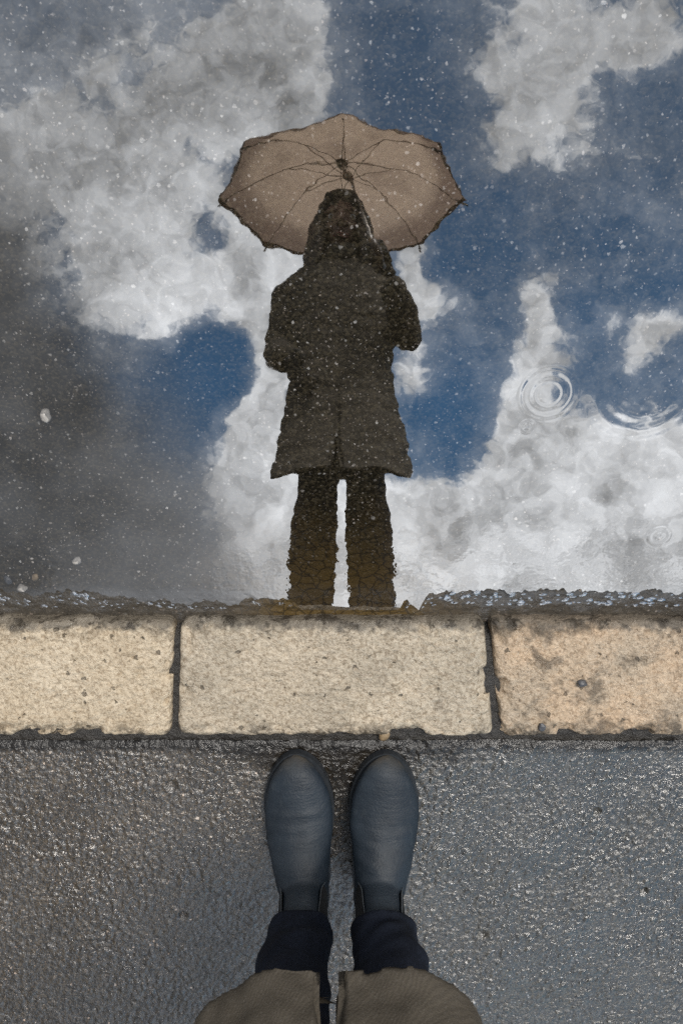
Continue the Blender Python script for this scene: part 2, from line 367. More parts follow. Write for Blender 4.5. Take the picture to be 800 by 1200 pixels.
def simple(name, a, b, scale, rough, bscale, bstr, bdist, ior=1.45, stretch=(1, 1, 1), **kw):
    mt, t, out, P = material(name); Q = t.vm('MULTIPLY', P, stretch)
    principled(t, out, Base_Color=t.mix(t.ss(t.noise(Q, scale, 4, .6), .3, .7), a, b), Roughness=rough, IOR=ior, Normal=t.bump(t.noise(Q, bscale, 4, .6), bstr, bdist), **kw)
    return mt
m_skin = simple('skin', rgb(.26, .155, .11), rgb(.21, .12, .085), 20, .5, 300, .2, .001)
m_hair = simple('dark_brown_hair', rgb(.018, .011, .007), rgb(.035, .021, .012), 60, .42, 140, .8, .004, stretch=(3, 3, .35))
m_eye = simple('eye_white', rgb(.55, .53, .5), rgb(.5, .48, .46), 20, .15, 100, .05, .001)
m_iris = simple('brown_iris', rgb(.03, .016, .008), rgb(.05, .03, .015), 90, .1, 100, .05, .001)
m_lip = simple('lips', rgb(.33, .12, .10), rgb(.27, .10, .09), 60, .4, 200, .2, .001)
m_boot, t, out, P = material('navy_oiled_leather')
P0_ = P; oi = t.new('ShaderNodeObjectInfo'); P = t.vm('ADD', P, t.comb(t.m('MULTIPLY', oi.outputs['Random'], 9.0), t.m('MULTIPLY', oi.outputs['Random'], 4.0)))
bx_, by_, bz_ = t.sep(P0_)
c = t.mix(t.ss(t.noise(P, 14, 5, .6), .3, .7), rgb(.008, .0135, .021), rgb(.017, .026, .037))
c = t.mix(t.ss(t.noise(t.vm('MULTIPLY', P, (1, .4, 1)), 110, 5, .7), .52, .78, 0, .35), c, rgb(.05, .057, .062))
toe_ = t.m('MULTIPLY', t.ss(t.m('ADD', by_, t.m('MULTIPLY_ADD', t.noise(P, 60, 4, .65), .04, -.02)), -.026, .002), t.ss(bz_, .052, .030))
c = t.mix(t.m('MULTIPLY', toe_, .6), c, rgb(.062, .058, .052))
low_ = t.m('MULTIPLY', t.ss(bz_, .034, .018), t.ss(t.noise(P, 50, 4, .65), .42, .6))
c = t.mix(t.m('MULTIPLY', low_, .7), c, rgb(.09, .078, .062))
h = t.m('ADD', t.noise(P, 300, 4, .6), t.m('MULTIPLY', t.noise(t.vm('MULTIPLY', P, (.35, 1.6, 1)), 38, 4, .6), 1.6))
principled(t, out, Base_Color=c, Roughness=t.m('MULTIPLY_ADD', t.noise(P, 30, 3), .25, .42), IOR=1.45, Normal=t.bump(h, .35, .003))
m_welt = simple('black_rubber', rgb(.014, .017, .021), rgb(.026, .030, .035), 60, .5, 250, .4, .001)
m_gore, t, out, P = material('black_elastic')
wv_ = t.new('ShaderNodeTexWave', wave_type='BANDS', bands_direction='Y'); t.put(wv_.inputs['Vector'], P); wv_.inputs['Scale'].default_value = 170
principled(t, out, Base_Color=rgb(.008, .009, .011), Roughness=.85, Normal=t.bump(wv_.outputs['Fac'], .8, .002))
m_thread = simple('grey_thread', rgb(.06, .07, .08), rgb(.09, .10, .11), 200, .8, 400, .2, .001)
m_jean, t, out, P = material('indigo_denim')
c = t.mix(t.ss(t.noise(P, 18, 5, .6), .3, .7), rgb(.007, .009, .015), rgb(.014, .018, .030))
c = t.mix(t.ss(t.noise(t.vm('MULTIPLY', P, (1, 1, .25)), 700, 2), .5, .7, 0, .5), c, rgb(.022, .028, .045))
principled(t, out, Base_Color=c, Roughness=.85, Normal=t.bump(t.m('ADD', t.noise(P, 45, 4), t.m('MULTIPLY', t.noise(P, 800, 2), .3)), .6, .004), Specular_IOR_Level=.15)
m_coat, t, out, P = material('brown_wool_coat')
c = t.mix(t.ss(t.noise(P, 9, 4), .3, .7), rgb(.066, .056, .043), rgb(.090, .077, .060))
twl = t.new('ShaderNodeTexWave', wave_type='BANDS', bands_direction='DIAGONAL'); t.put(twl.inputs['Vector'], P); twl.inputs['Scale'].default_value = 120; twl.inputs['Distortion'].default_value = 1.5; twl.inputs['Detail'].default_value = 3
c = t.mix(t.m('MULTIPLY', twl.outputs['Fac'], .3), c, rgb(.03, .026, .022))
c = t.mix(t.ss(t.noise(P, 420, 3, .7), .5, .75, 0, .5), c, rgb(.13, .118, .105))
principled(t, out, Base_Color=c, Roughness=.9, Normal=t.bump(t.m('ADD', t.noise(P, 520, 3), t.m('MULTIPLY', t.noise(P, 14, 3), .8)), .4, .003), Specular_IOR_Level=.2)
m_steel = simple('dark_steel', rgb(.05, .045, .04), rgb(.09, .08, .07), 80, .4, 300, .2, .001, Metallic=.7)
m_wood = simple('dark_wood', rgb(.045, .024, .012), rgb(.08, .045, .022), 60, .4, 120, .2, .001, stretch=(4, 4, .5))
m_canopy, t, out, P = material('beige_umbrella_cloth')
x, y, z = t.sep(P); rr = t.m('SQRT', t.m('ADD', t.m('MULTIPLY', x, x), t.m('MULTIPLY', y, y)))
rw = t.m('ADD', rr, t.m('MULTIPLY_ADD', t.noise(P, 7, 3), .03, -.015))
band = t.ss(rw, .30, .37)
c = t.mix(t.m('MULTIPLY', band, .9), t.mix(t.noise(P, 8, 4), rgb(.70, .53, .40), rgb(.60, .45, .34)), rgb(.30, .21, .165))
c = t.mix(t.ss(t.noise(P, 6, 4, .55), .48, .66, 0, .6), c, rgb(.36, .26, .20))
nb = t.bump(t.m('ADD', t.noise(P, 900, 2), t.m('MULTIPLY', t.noise(P, 16, 4), 2)), .25, .004)
df = t.new('ShaderNodeBsdfDiffuse'); tl = t.new('ShaderNodeBsdfTranslucent'); mx = t.new('ShaderNodeMixShader'); mx.inputs[0].default_value = .62
t.put(df.inputs[0], c); t.put(tl.inputs[0], c); t.put(df.inputs['Normal'], nb)
t.l.new(df.outputs[0], mx.inputs[1]); t.l.new(tl.outputs[0], mx.inputs[2]); t.l.new(mx.outputs[0], out.inputs[0])
m_pale = simple('pale_quartz', rgb(.45, .42, .38), rgb(.30, .28, .26), 120, .3, 200, .6, .002)
m_darkpeb = simple('slate_pebble', rgb(.05, .052, .06), rgb(.10, .10, .105), 120, .3, 200, .6, .002)
m_tanpeb = simple('tan_pebble', rgb(.30, .22, .13), rgb(.20, .14, .08), 120, .35, 200, .6, .002)

# ------------------------------------------------------------------ ground
def axis(fine0, fine1, step, far0, far1):
    lo = []; x, d = fine0, step
    while x > far0: d *= 1.5; x -= d; lo.append(max(x, far0))
    hi = []; x, d = fine1, step
    while x < far1: d *= 1.5; x += d; hi.append(min(x, far1))
    return np.array(lo[::-1] + list(np.arange(fine0, fine1 + step / 2, step)) + hi)
PAVE_Y = -.2285
def pave_z(X, Y):
    fine = np.clip((1.35 - np.abs(X)) / .2, 0, 1) * np.clip((Y + 1.15) / .2, 0, 1)
    wx, wy = X + .004 * (fbm(X * 90, Y * 90, 61, 2) - .5), Y + .004 * (fbm(X * 90, Y * 90, 62, 2) - .5)
    d, i = worley(wx * 165, wy * 165, 3); d2, i2 = worley(wx * 82 + 3, wy * 82, 8)
    patch = .45 + 1.1 * fbm(X * 11, Y * 11, 77, 3)
    h = ((.6 - d) * .0048 * (.25 + i) + np.where(i2 > .55, 1, .25) * np.clip(.5 - d2, -.1, 1) * .0050) * patch + (fbm(X * 9, Y * 9, 4) - .5) * .008
    wl_ = fbm(X * 4.2 + 1.7, Y * 4.2, 30, 3) - .5
    lvl = (fbm(X * 9, Y * 9, 4) - .5) * .008 + wl_ * .0062 - .0012 + .0016 * np.clip(X / .3, -.7, 1)
    lvl = lvl + .0012 * np.exp(-((X / .05) ** 2 + ((Y + .34) / .16) ** 2))
    k_ = .0006; lvl = np.where(lvl > h - 5 * k_, lvl, -1)
    h = np.maximum(h, lvl)                                            # hollows hold water
    for px, py, r in ((201, 922, .010), (700, 952, .007), (566, 1097, .009), (214, 1075, .008), (755, 1046, .007)):
        x0, y0 = on_level(px, py); e = np.hypot(X - x0, Y - y0) / r
        h = h - .006 * np.exp(-e ** 4) + .002 * np.exp(-((e - 1.25) / .25) ** 2)
    edge = np.clip((Y - PAVE_Y + .004 + .016 * fbm(X * 40, Y * 40, 51)) / .016, 0, 1)
    h = h - edge * .007
    return h * fine - .004
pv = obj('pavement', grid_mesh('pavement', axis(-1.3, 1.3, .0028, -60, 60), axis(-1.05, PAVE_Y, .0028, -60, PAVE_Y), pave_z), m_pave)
tag(pv, kind='structure')

def road_z(X, S):
    fine = np.clip((1.35 - np.abs(X)) / .2, 0, 1) * np.clip((1.15 - S) / .2, 0, 1)
    g = np.clip((.075 - S) / .03, 0, 1)
    d, i = worley(X * 110, S * 110, 13)
    wv = (fbm(X * 60, S * 90, 71, 3) - .5) * .0040
    h = g * (wv + (.6 - d) * .0010) + (1 - g) * ((.6 - d) * .0012 * (.5 + i))
    return np.minimum(h, .006) * fine - .002 * (1 - g) - 0
xs = axis(-1.3, 1.3, .004, -60, 60); ss_ = np.concatenate([np.arange(-.032, .1, .0022), np.arange(.1, 1.15, .006), [1.4, 2.0, 3.0, 4.0]])
rd = obj('road', grid_mesh('road', xs, ss_, road_z), m_road)
rd.location = (0, 0, ROAD_Z); rd.rotation_euler = (SLOPE, 0, 0); tag(rd, kind='structure')
top = Vector((0, 4 * math.cos(SLOPE), ROAD_Z + 4 * math.sin(SLOPE)))
me = grid_mesh('ground', np.linspace(-60, 60, 13), np.linspace(top.y, 90, 9), lambda X, Y: X * 0 + top.z - .01)
gr = obj('ground', me, m_road); tag(gr, kind='structure')

FILM = .0075
def film_edge(x):
    """photo height of the waterline at photo x"""
    xp = [-500, 0, 40, 90, 160, 250, 330, 352, 372, 400, 440, 468, 478, 492, 503, 540, 620, 700, 800, 1300]
    yp = [694, 690, 698, 690, 702, 704, 700, 712, 716, 713, 717, 714, 700, 716, 694, 689, 692, 690, 693, 693]
    return np.interp(x, xp, yp)
def film_mesh():
    xs = np.arange(-1.35, 1.35, .0016); s0 = []
    for x in xs:
        px = 400 + x * 742; base = on_road(400, float(film_edge(px)), FILM)[1]
        a = np.array([x])
        s0.append(base + (fbm(a * 60, a * 0 + 3, 5, 4)[0] - .5) * .022 + (fbm(a * 200, a * 0 + 9, 15, 2)[0] - .5) * .006)
    s0 = np.maximum(np.array(s0), .002)
    rows = [0, .004, .01, .02, .05, .1, .2, .4, .7, 1.0]
    bm = bmesh.new(); grid = []
    for r in rows: grid.append([bm.verts.new((x, s + (1.9 - s) * r if r > .3 else s + r, 0)) for x, s in zip(xs, s0)])
    for a, b in zip(grid, grid[1:]):
        for i in range(len(xs) - 1): bm.faces.new((a[i], a[i + 1], b[i + 1], b[i]))
    rnd = random.Random(4)                                           # loose beads of water on the gritty edge
    for k in range(330):
        x = rnd.uniform(-.62, .62); px = 400 + x * 742; s = on_road(400, float(film_edge(px)), FILM)[1] - rnd.uniform(.004, .030)
        if s < .006: continue
        r = rnd.uniform(.0015, .0055); n = 12; ph = rnd.uniform(0, 6); q = rnd.uniform(.5, 1)
        ring = [bm.verts.new((x + r * math.cos(2 * math.pi * i / n) * (1 + .3 * math.sin(ph + 4 * math.pi * i / n)), s + q * r * math.sin(2 * math.pi * i / n), .0005)) for i in range(n)]
        c = bm.verts.new((x, s, .0005 + r * .35))
        for i in range(n): bm.faces.new((ring[i], ring[(i + 1) % n], c))
    return bm
pd = obj('water', film_mesh(), m_film)
pd.location = tuple(Vector((0, 0, ROAD_Z)) + nrm * FILM); pd.rotation_euler = (SLOPE, 0, 0)
tag(pd, kind='structure')

# ------------------------------------------------------------------ kerb stones
KERB_Y = -.013
def kerb_stone(x0f, x1f, x0b, x1b, mat, label, seed):
    KW, KH = .206, .2
    me_bm = bmesh.new()
    nx, ny, nz = 150, 66, 14; L = (x1f - x0f)
    def P(u, v, wz): return np.array([u, v, wz])
    pts = {}; faces = []
    def key(i, j, k):
        if (i, j, k) not in pts: pts[(i, j, k)] = len(pts)
        return pts[(i, j, k)]
    for i in range(nx):
        for j in range(ny):
            faces.append((key(i, j, nz), key(i + 1, j, nz), key(i + 1, j + 1, nz), key(i, j + 1, nz)))
    for i in range(nx):
        for k in range(nz):
            faces.append((key(i, 0, k), key(i + 1, 0, k), key(i + 1, 0, k + 1), key(i, 0, k + 1)))
            faces.append((key(i + 1, ny, k), key(i, ny, k), key(i, ny, k + 1), key(i + 1, ny, k + 1)))
    for j in range(ny):
        for k in range(nz):
            faces.append((key(0, j + 1, k), key(0, j, k), key(0, j, k + 1), key(0, j + 1, k + 1)))
            faces.append((key(nx, j, k), key(nx, j + 1, k), key(nx, j + 1, k + 1), key(nx, j, k + 1)))
    ijk = np.array(list(pts.keys()), float)
    kz = (ijk[:, 2] / nz); kz = 1 - (1 - kz) ** 1.8
    q = np.stack([ijk[:, 0] / nx * L, ijk[:, 1] / ny * KW, kz * KH], -1)
    rad = .007 + .012 * fbm(q[:, 0] * 30 + seed * 9, q[:, 1] * 30, seed, 3)
    rad = np.minimum(rad, .03)
    lo = np.stack([rad, rad, rad * 0 - 1], -1); hi = np.stack([L - rad, KW - rad, KH - rad], -1)
    inner = np.clip(q, lo, hi); dv = q - inner; ln = np.linalg.norm(dv, axis=1, keepdims=True)
    q = np.where(ln > 1e-9, inner + dv / np.maximum(ln, 1e-9) * np.minimum(ln, rad[:, None]), q)
    # worn, pitted surface and chipped arrises
    a, b = q[:, 0] + seed * 3.1, q[:, 1] + q[:, 2] * .7
    z = (fbm(a * 9, b * 9, seed + 1) - .5) * .007 + (fbm(a * 100, b * 100, seed + 2, 3) - .5) * .0048
    d, idv = worley(a * 70, b * 70, seed + 4); z = z - np.where(idv > .8, .0035, 0) * np.clip(1 - d / .35, 0, 1)
    edge = np.minimum.reduce([q[:, 0], L - q[:, 0], q[:, 1], KW - q[:, 1]])
    chip = np.clip((fbm(a * 22, b * 22, seed + 7, 4) - .54) / .1, 0, 1) * np.clip((.026 - edge) / .02, 0, 1)
    q[:, 2] += (z - chip * .014) * (q[:, 2] > KH * .5)
    e1 = (fbm(a * 24, q[:, 2] * 24 + 5, seed + 3, 4) - .5) * .008
    q[:, 1] += np.where(q[:, 1] < KW / 2, -e1, e1); q[:, 0] += np.where(q[:, 0] < L / 2, -e1 * .6, e1 * .6)
    # skewed plan: origin at the middle of the front arris
    v = 1 - q[:, 1] / KW; u = q[:, 0] / L                          # v = 0 at the front, 1 at the back
    xl = x0f + (x0b - x0f) * v; xr = x1f + (x1b - x1f) * v; cx = (x0f + x1f) / 2
    co = np.stack([xl + (xr - xl) * u - cx, q[:, 1] - KW, q[:, 2] - KH + .002], -1)
    me = bpy.data.meshes.new('kerb_stone'); me.from_pydata(co.tolist(), [], faces); me.update()
    me_bm.free()
    o = obj('kerb_stone', me, mat); o.location = (cx, KERB_Y, 0)
    tag(o, label, 'kerb stone', 'kerb stones in a row'); return o
G = .0055
kerb_stone(-1.29, -.775 - G, -1.31, -.79 - G, m_stoneB, 'grey beige kerb stone beyond the left edge, next to the cream stone', 5)
kerb_stone(-.775 + G, -.263 - G, -.79 + G, -.279 - G, m_stoneA, 'clean cream coloured kerb stone, leftmost of the three in the picture', 1)
kerb_stone(-.263 + G, .234 - G, -.279 + G, .258 - G, m_stoneB, 'beige kerb stone in front of the blue boots, between two dark joints', 2)
kerb_stone(.234 + G, .75 - G, .258 + G, .77 - G, m_stoneC, 'pinkish kerb stone stained with dark streaks, rightmost in the picture', 3)
kerb_stone(.75 + G, 1.28, .77 + G, 1.3, m_stoneA, 'pale kerb stone beyond the right edge, next to the stained pinkish stone', 6)
def bed_z(X, Y): return -.012 - .030 * np.clip((Y + .045) / .02, 0, 1) + (fbm(X * 120, Y * 120, 5, 3) - .5) * .008
bed = obj('kerb_bed', grid_mesh('kerb_bed', np.arange(-1.4, 1.4, .004), np.arange(-.25, -.017, .003), bed_z), m_bed); tag(bed, kind='structure')

# ------------------------------------------------------------------ person
PY0 = -.243                                                          # toes
AN = PY0 - .2                                                        # ankles
person = empty('person', (0, AN, 0))
tag(person, 'person in navy boots, dark jeans and brown coat standing behind the kerb', 'person')
def at_person(o): o.parent = person; o.matrix_parent_inverse = Matrix.Translation((0, -AN, 0)); return o

def boot_outline(n=64, grow=0.0):
    """plan outline, toe at y = 0, heel at y = -.275 ; returns (half width, centre) by station"""
    ys = np.array([0, .006, .016, .03, .05, .075, .1, .13, .16, .19, .22, .245, .262, .271, .275])
    hw = np.array([.006, .020, .0305, .0405, .0495, .0562, .0585, .056, .051, .0455, .042, .0395, .032, .02, .006])
    cx = np.array([.003, .003, .003, .0025, .002, .001, 0, -.001, -.002, -.002, -.001, 0, 0, 0, 0])
    return ys, hw, cx
def make_boot(side):
    # side: +1 right foot (x > 0), inner edge straighter
    ys, hw, cx = boot_outline()
    yy = np.concatenate([np.linspace(0, .03, 10) ** 1.0, np.linspace(.036, .245, 26), np.linspace(.25, .275, 9)])
    H = np.interp(yy, [0, .008, .02, .04, .07, .1, .13, .16, .19, .22, .25, .268, .275], [.026, .038, .047, .053, .060, .069, .083, .102, .12, .125, .12, .105, .09])
    W = np.interp(yy, ys, hw); CX = np.interp(yy, ys, cx) * -side
    bm = bmesh.new(); rings = []
    for y, hh, w_, c in zip(yy, H, W, CX):
        ring = []
        for i in range(28):
            q = 2 * math.pi * i / 28; cq, sq = math.cos(q), math.sin(q)
            e = 2.3
            px = w_ * math.copysign(abs(cq) ** (2 / e), cq); pz = math.copysign(abs(sq) ** (2 / e), sq)
            zz = .012 + (hh - .012) * (.5 + .5 * pz)
            if pz > -.2: px *= 1 - .34 * max(0, (pz + .2) / 1.2) ** 1.6 * np.interp(y, [0, .05, .12, .2], [.4, .75, 1, .6])
            ring.append((c + px, -y, zz))
        rings.append(ring)
    loft(bm, rings)
    loft(bm, [ell(0, -.215 + dy, z, a, b, 32, 2.2) for z, a, b, dy in ((.05, .034, .046, 0), (.09, .035, .048, .0), (.12, .0355, .046, -.004), (.16, .0365, .043, -.008), (.20, .037, .042, -.010))])
    me = fuse(bm, .0032, 8)
    co, no = coords(me), normals(me)
    d = np.zeros(len(co))
    for k, v in enumerate(co):                                       # creases over the ball and instep
        z = mnoise.noise(Vector((v[0] * 10 + side * 5, v[1] * 60, v[2] * 30)))
        wgt = math.exp(-((v[1] + .115) / .04) ** 2) + .8 * math.exp(-((v[1] + .185) / .03) ** 2)
        d[k] = z * .0016 * wgt + .0008 * mnoise.noise(Vector(v) * 30)
    setco(me, co + no * d[:, None])
    b = obj('boot', me, m_boot)
    # sole
    bm = bmesh.new(); ol = []
    yy = np.concatenate([np.linspace(-.001, .03, 12), np.linspace(.04, .24, 18), np.linspace(.25, .279, 10)])
    Wg = np.interp(yy, np.concatenate([[-.001], ys[1:-1], [.279]]), hw + .0012); CXs = np.interp(yy, ys, cx) * -side
    for s in (1, -1):
        rng = range(len(yy)) if s == 1 else range(len(yy) - 1, -1, -1)
        for i in rng: ol.append((CXs[i] + s * Wg[i], -yy[i]))
    loft(bm, [[(x, y, z) for x, y in ol] for z in (.0005, .008, .0135, .0155)])
    bmesh.ops.recalc_face_normals(bm, faces=bm.faces)
    so = obj('sole', bm, m_welt, b, smooth=False)
    # elastic side panels
    for s in (1, -1):
        bm = bmesh.new(); rows = []
        for z in np.linspace(.085, .197, 12):
            w_ = np.interp(z, [.085, .11, .197], [.010, .022, .026]); row = []
            a = np.interp(z, [.05, .09, .12, .16, .20], [.034, .035, .0355, .0365, .037]); bb = np.interp(z, [.05, .09, .12, .16, .20], [.046, .048, .046, .043, .042])
            cy = -.215 + np.interp(z, [.09, .12, .16, .2], [0, -.004, -.008, -.010])
            for y in np.linspace(-w_, w_, 9):
                yy_ = y + .010; x = a * max(0, 1 - (abs(yy_) / bb) ** 2.2) ** (1 / 2.2)
                row.append(bm.verts.new((s * (x + .0035), cy + yy_, z)))
            rows.append(row)
        for r0, r1 in zip(rows, rows[1:]):
            for i in range(8): bm.faces.new((r0[i], r0[i + 1], r1[i + 1], r1[i]) if s == 1 else (r0[i + 1], r0[i], r1[i], r1[i + 1]))
        rows_co = [[tuple(v.co) for v in r] for r in rows]
        g = obj('elastic_panel', bm, m_gore, b)
        for e in (0, -1):                                             # row of stitches beside the panel
            bm = bmesh.new()
            for r0, r1 in zip(rows_co, rows_co[1:]):
                for f in (.08, .42, .75):
                    p = Vector(r0[e]).lerp(Vector(r1[e]), f); q = Vector(r0[e]).lerp(Vector(r1[e]), f + .2); o_ = Vector((s * .0012, (-1 if e == 0 else 1) * .003, 0))
                    tube(bm, [tuple(p + o_), tuple(q + o_)], [.0007, .0007], 6)
            obj('stitching', bm, m_thread, b)
    # pull tab at the back
    bm = bmesh.new(); tube(bm, [(0, -.281, .16), (0, -.287, .19), (0, -.284, .215)], [.006, .006, .005], 8, (1.6, .4)); obj('pull_tab', bm, m_gore, b)
    b.location = (side * .080, PY0, 0); b.rotation_euler = (0, 0, -side * R(5.0))
    return at_person(b)
boot_r = make_boot(1); boot_l = make_boot(-1)

# jeans
TY_ = -.402
bm = bmesh.new()
LEG = [(.150, .0640, -.022, .0475), (.19, .0665, -.020, .0490), (.225, .0720, -.017, .0530), (.28, .0700, -.012, .0530), (.38, .0680, -.002, .0570), (.46, .0660, .006, .0560), (.54, .0610, .012, .0500), (.62, .0600, .010, .0500), (.72, .0640, .022, .060), (.84, .0680, .027, .066)]
for s in (1, -1):
    rings = []
    for k in range(70):
        z = .150 + (.84 - .150) * k / 69; x, y, r = (np.interp(z, [l[0] for l in LEG], [l[j] for l in LEG]) for j in (1, 2, 3))
        if z < .168: r += .004                                        # turned hem
        wr = np.interp(z, [.15, .2, .36, .5, .6], [1, 1.3, .5, .8, .2])
        ring = []
        for px, py, pz in ell(s * x, AN + y, z, r, r * 1.06, 40):
            q = math.atan2(py - AN - y, px - s * x)
            dn = mnoise.noise(Vector((math.cos(q) * 1.1 + s * 7, math.sin(q) * 1.1, z * 38 + .9 * math.cos(q)))) * .0062 * wr
            c = 1 + dn / r; lift = .020 * max(0, math.sin(q)) ** 2 * max(0, 1 - (z - .15) / .06); ring.append((s * x + (px - s * x) * c, AN + y + (py - AN - y) * c, z + lift))
        rings.append(ring)
    loft(bm, rings)
loft(bm, [ell(0, TY_ , z, a, b) for z, a, b in ((.80, .115, .080), (.88, .122, .082), (.96, .115, .078))])
at_person(obj('jeans', fuse(bm, .0035, 2), m_jean))

# coat
TY = -.40
HEM = .462
SEC = [(HEM, .166, .142, .034), (.54, .161, .132, .022), (.65, .158, .118, .008), (.78, .148, .108, .0), (.90, .138, .100, 0), (1.02, .144, .104, 0), (1.14, .154, .110, .004), (1.24, .163, .106, 0), (1.30, .165, .096, -.004), (1.345, .148, .080, -.008), (1.385, .098, .066, -.008), (1.42, .070, .062, -.004)]
bm = bmesh.new(); rings = []
def sec(z): return [np.interp(z, [s[0] for s in SEC], [s[j] for s in SEC]) for j in (1, 2, 3)]
for z in (.72, .62, .54, HEM + .002):                                 # inside of the skirt
    a, b, c = sec(z); rings.append(ell(0, TY + c, z, a - .012, b - .012, 64, np.interp(z, [HEM, .8], [3.0, 2.3])))
for k in range(76):
    z = HEM + (1.42 - HEM) * k / 75; a, b, c = sec(z); ring = []
    for x, y, zz in ell(0, TY + c, z, a, b, 64, np.interp(z, [HEM, .8], [3.0, 2.3])):
        q = math.atan2(y - TY - c, x)
        fold = (.0035 * math.sin(q * 7 + 1.2) + .0025 * math.sin(q * 12 + z * 3)) * np.interp(z, [HEM, .8, .95], [1, .35, .1])
        fold += .006 * mnoise.noise(Vector((x * 12, y * 12, z * 16)))
        k2 = 1 + fold / .15; ring.append((x * k2, TY + c + (y - TY - c) * k2, zz))
    rings.append(ring)
loft(bm, rings)
# sleeves: right arm folded up to the umbrella, left forearm across to the pocket
SHO = .158
HAND_R = Vector((.105, -.190, 1.165)); ELB_R = Vector((.182, -.365, 1.035)); WRI_R = Vector((.140, -.235, 1.105))
ELB_L = Vector((-.180, -.425, 1.055)); WRI_L = Vector((-.150, -.315, .905))
tube(bm, [(SHO - .10, TY - .008, 1.330), (SHO - .035, TY - .005, 1.310), (SHO + .002, TY, 1.25), (SHO + .006, TY + .004, 1.14), tuple(ELB_R + Vector((0, 0, .02)))], [.034, .050, .054, .047, .044], 24)
tube(bm, [tuple(ELB_R), tuple(ELB_R.lerp(WRI_R, .5) + Vector((.004, .01, 0))), tuple(WRI_R)], [.044, .042, .036], 24)
tube(bm, [(-SHO + .10, TY - .008, 1.330), (-SHO + .035, TY - .005, 1.310), (-SHO - .002, TY, 1.25), (-SHO - .006, TY - .004, 1.15), tuple(ELB_L)], [.034, .050, .054, .048, .045], 24)
tube(bm, [tuple(ELB_L), tuple(ELB_L.lerp(WRI_L, .5)), tuple(WRI_L)], [.045, .042, .037], 24)
me = fuse(bm, .0045, 3)
co, no = coords(me), normals(me); d = np.zeros(len(co))
for k, v in enumerate(co):
    d[k] = .005 * mnoise.noise(Vector((v[0] * 16, v[1] * 16, v[2] * 26))) + .003 * mnoise.noise(Vector(v) * 48)
frontness = np.clip((.95 - co[:, 2]) / .4, .12, 1) * (no[:, 1] > .3)
gr_ = np.exp(-(np.abs(co[:, 0] + .012) / np.interp(co[:, 2], [HEM, .65], [.0085, .0050])) ** 3) * frontness * (co[:, 2] < 1.36)
d = d - gr_ * np.interp(co[:, 2], [HEM, .75], [.045, .012])
co2 = co + no * d[:, None]
lowf = np.clip((.62 - co[:, 2]) / .13, 0, 1) * (co[:, 1] > TY)
back = np.clip((TY + .15 - co[:, 1]) / .21, 0, 1); back = back * back * (3 - 2 * back)
co2[:, 2] += np.clip((.80 - co[:, 2]) / (.80 - HEM), 0, 1) * back * .19          # the front hangs lower than the back
co2[:, 2] += lowf * (.004 * np.exp(-((co[:, 0] + .012) / .03) ** 2) + .06 * np.abs(co[:, 0]) ** 1.5)
co2[:, 0] += np.sign(co[:, 0] + .012) * lowf ** 2 * .008 * np.exp(-((co[:, 0] + .012) / .02) ** 2)
setco(me, co2)
bm = bmesh.new(); bm.from_mesh(me)
cut = [f for f in bm.faces if (lambda c: c.y > TY + .03 and c.z < .60 and abs(c.x + .012) < .0075 - .04 * max(0, c.z - .46))(f.calc_center_median())]
bmesh.ops.delete(bm, geom=cut, context='FACES'); bm.to_mesh(me); bm.free()
coat = at_person(obj('coat', me, m_coat))
# collar, pockets, buttons
bm = bmesh.new()
cr = []
for r_, z in ((.062, 1.385), (.074, 1.40), (.082, 1.425), (.080, 1.448), (.070, 1.452), (.062, 1.43)):
    cr.append([(x, y + .012 * (1 if y > TY else .3), z2 - .03 * max(0, (y - TY) / r_)) for x, y, z2 in ell(0, TY - .004, z, r_, r_ * .95, 40)])
loft(bm, cr, caps=False); me = bpy.data.meshes.new('collar'); bm.to_mesh(me); bm.free()
col_o = obj('collar', me, m_coat, coat); sol = col_o.modifiers.new('thick', 'SOLIDIFY'); sol.thickness = .006
def coat_front(x, z):
    a, b, c = sec(z); return TY + c + b * max(0, 1 - (abs(x) / a) ** 2.3) ** (1 / 2.3)
# body: one skin
HC = Vector((0, -.372, 1.548)); HT = Matrix.Rotation(R(-24), 4, 'X')     # head bowed towards the water
def hp(x, y, z): return tuple(HC + (HT @ Vector((x, y, z))))
bm = bmesh.new()
ball(bm, hp(0, -.008, .022), (.073, .090, .088), HT)
ball(bm, hp(0, .012, -.035), (.058, .066, .075), HT)
ball(bm, hp(0, .040, -.085), (.034, .032, .026), HT)
tube(bm, [hp(0, .082, .022), hp(0, .092, .0), hp(0, .104, -.022)], [.008, .009, .013], 12)
for s in (1, -1):
    ball(bm, hp(s * .011, .095, -.027), (.008, .010, .007), HT)
    ball(bm, hp(s * .040, .058, -.022), (.022, .02, .018), HT)
    tube(bm, [hp(s * .015, .080, .028), hp(s * .032, .078, .034), hp(s * .050, .064, .028)], [.007, .008, .006], 10)
    ball(bm, hp(s * .073, -.004, -.005), (.010, .018, .030), HT)
tube(bm, [hp(-.022, .070, -.054), hp(0, .078, -.053), hp(.022, .070, -.054)], [.006, .009, .006], 10)
tube(bm, [(0, TY - .01, 1.32), (0, TY + .0, 1.42), (0, TY + .018, 1.50)], [.058, .050, .050], 24)
tube(bm, [(0, TY, .92), (0, TY, 1.08), (0, TY, 1.22), (0, TY, 1.32)], [.085, .075, .085, .06], 24, (1.15, .85))
tube(bm, [(-.12, TY, 1.30), (0, TY, 1.32), (.12, TY, 1.30)], [.035, .05, .035], 20)
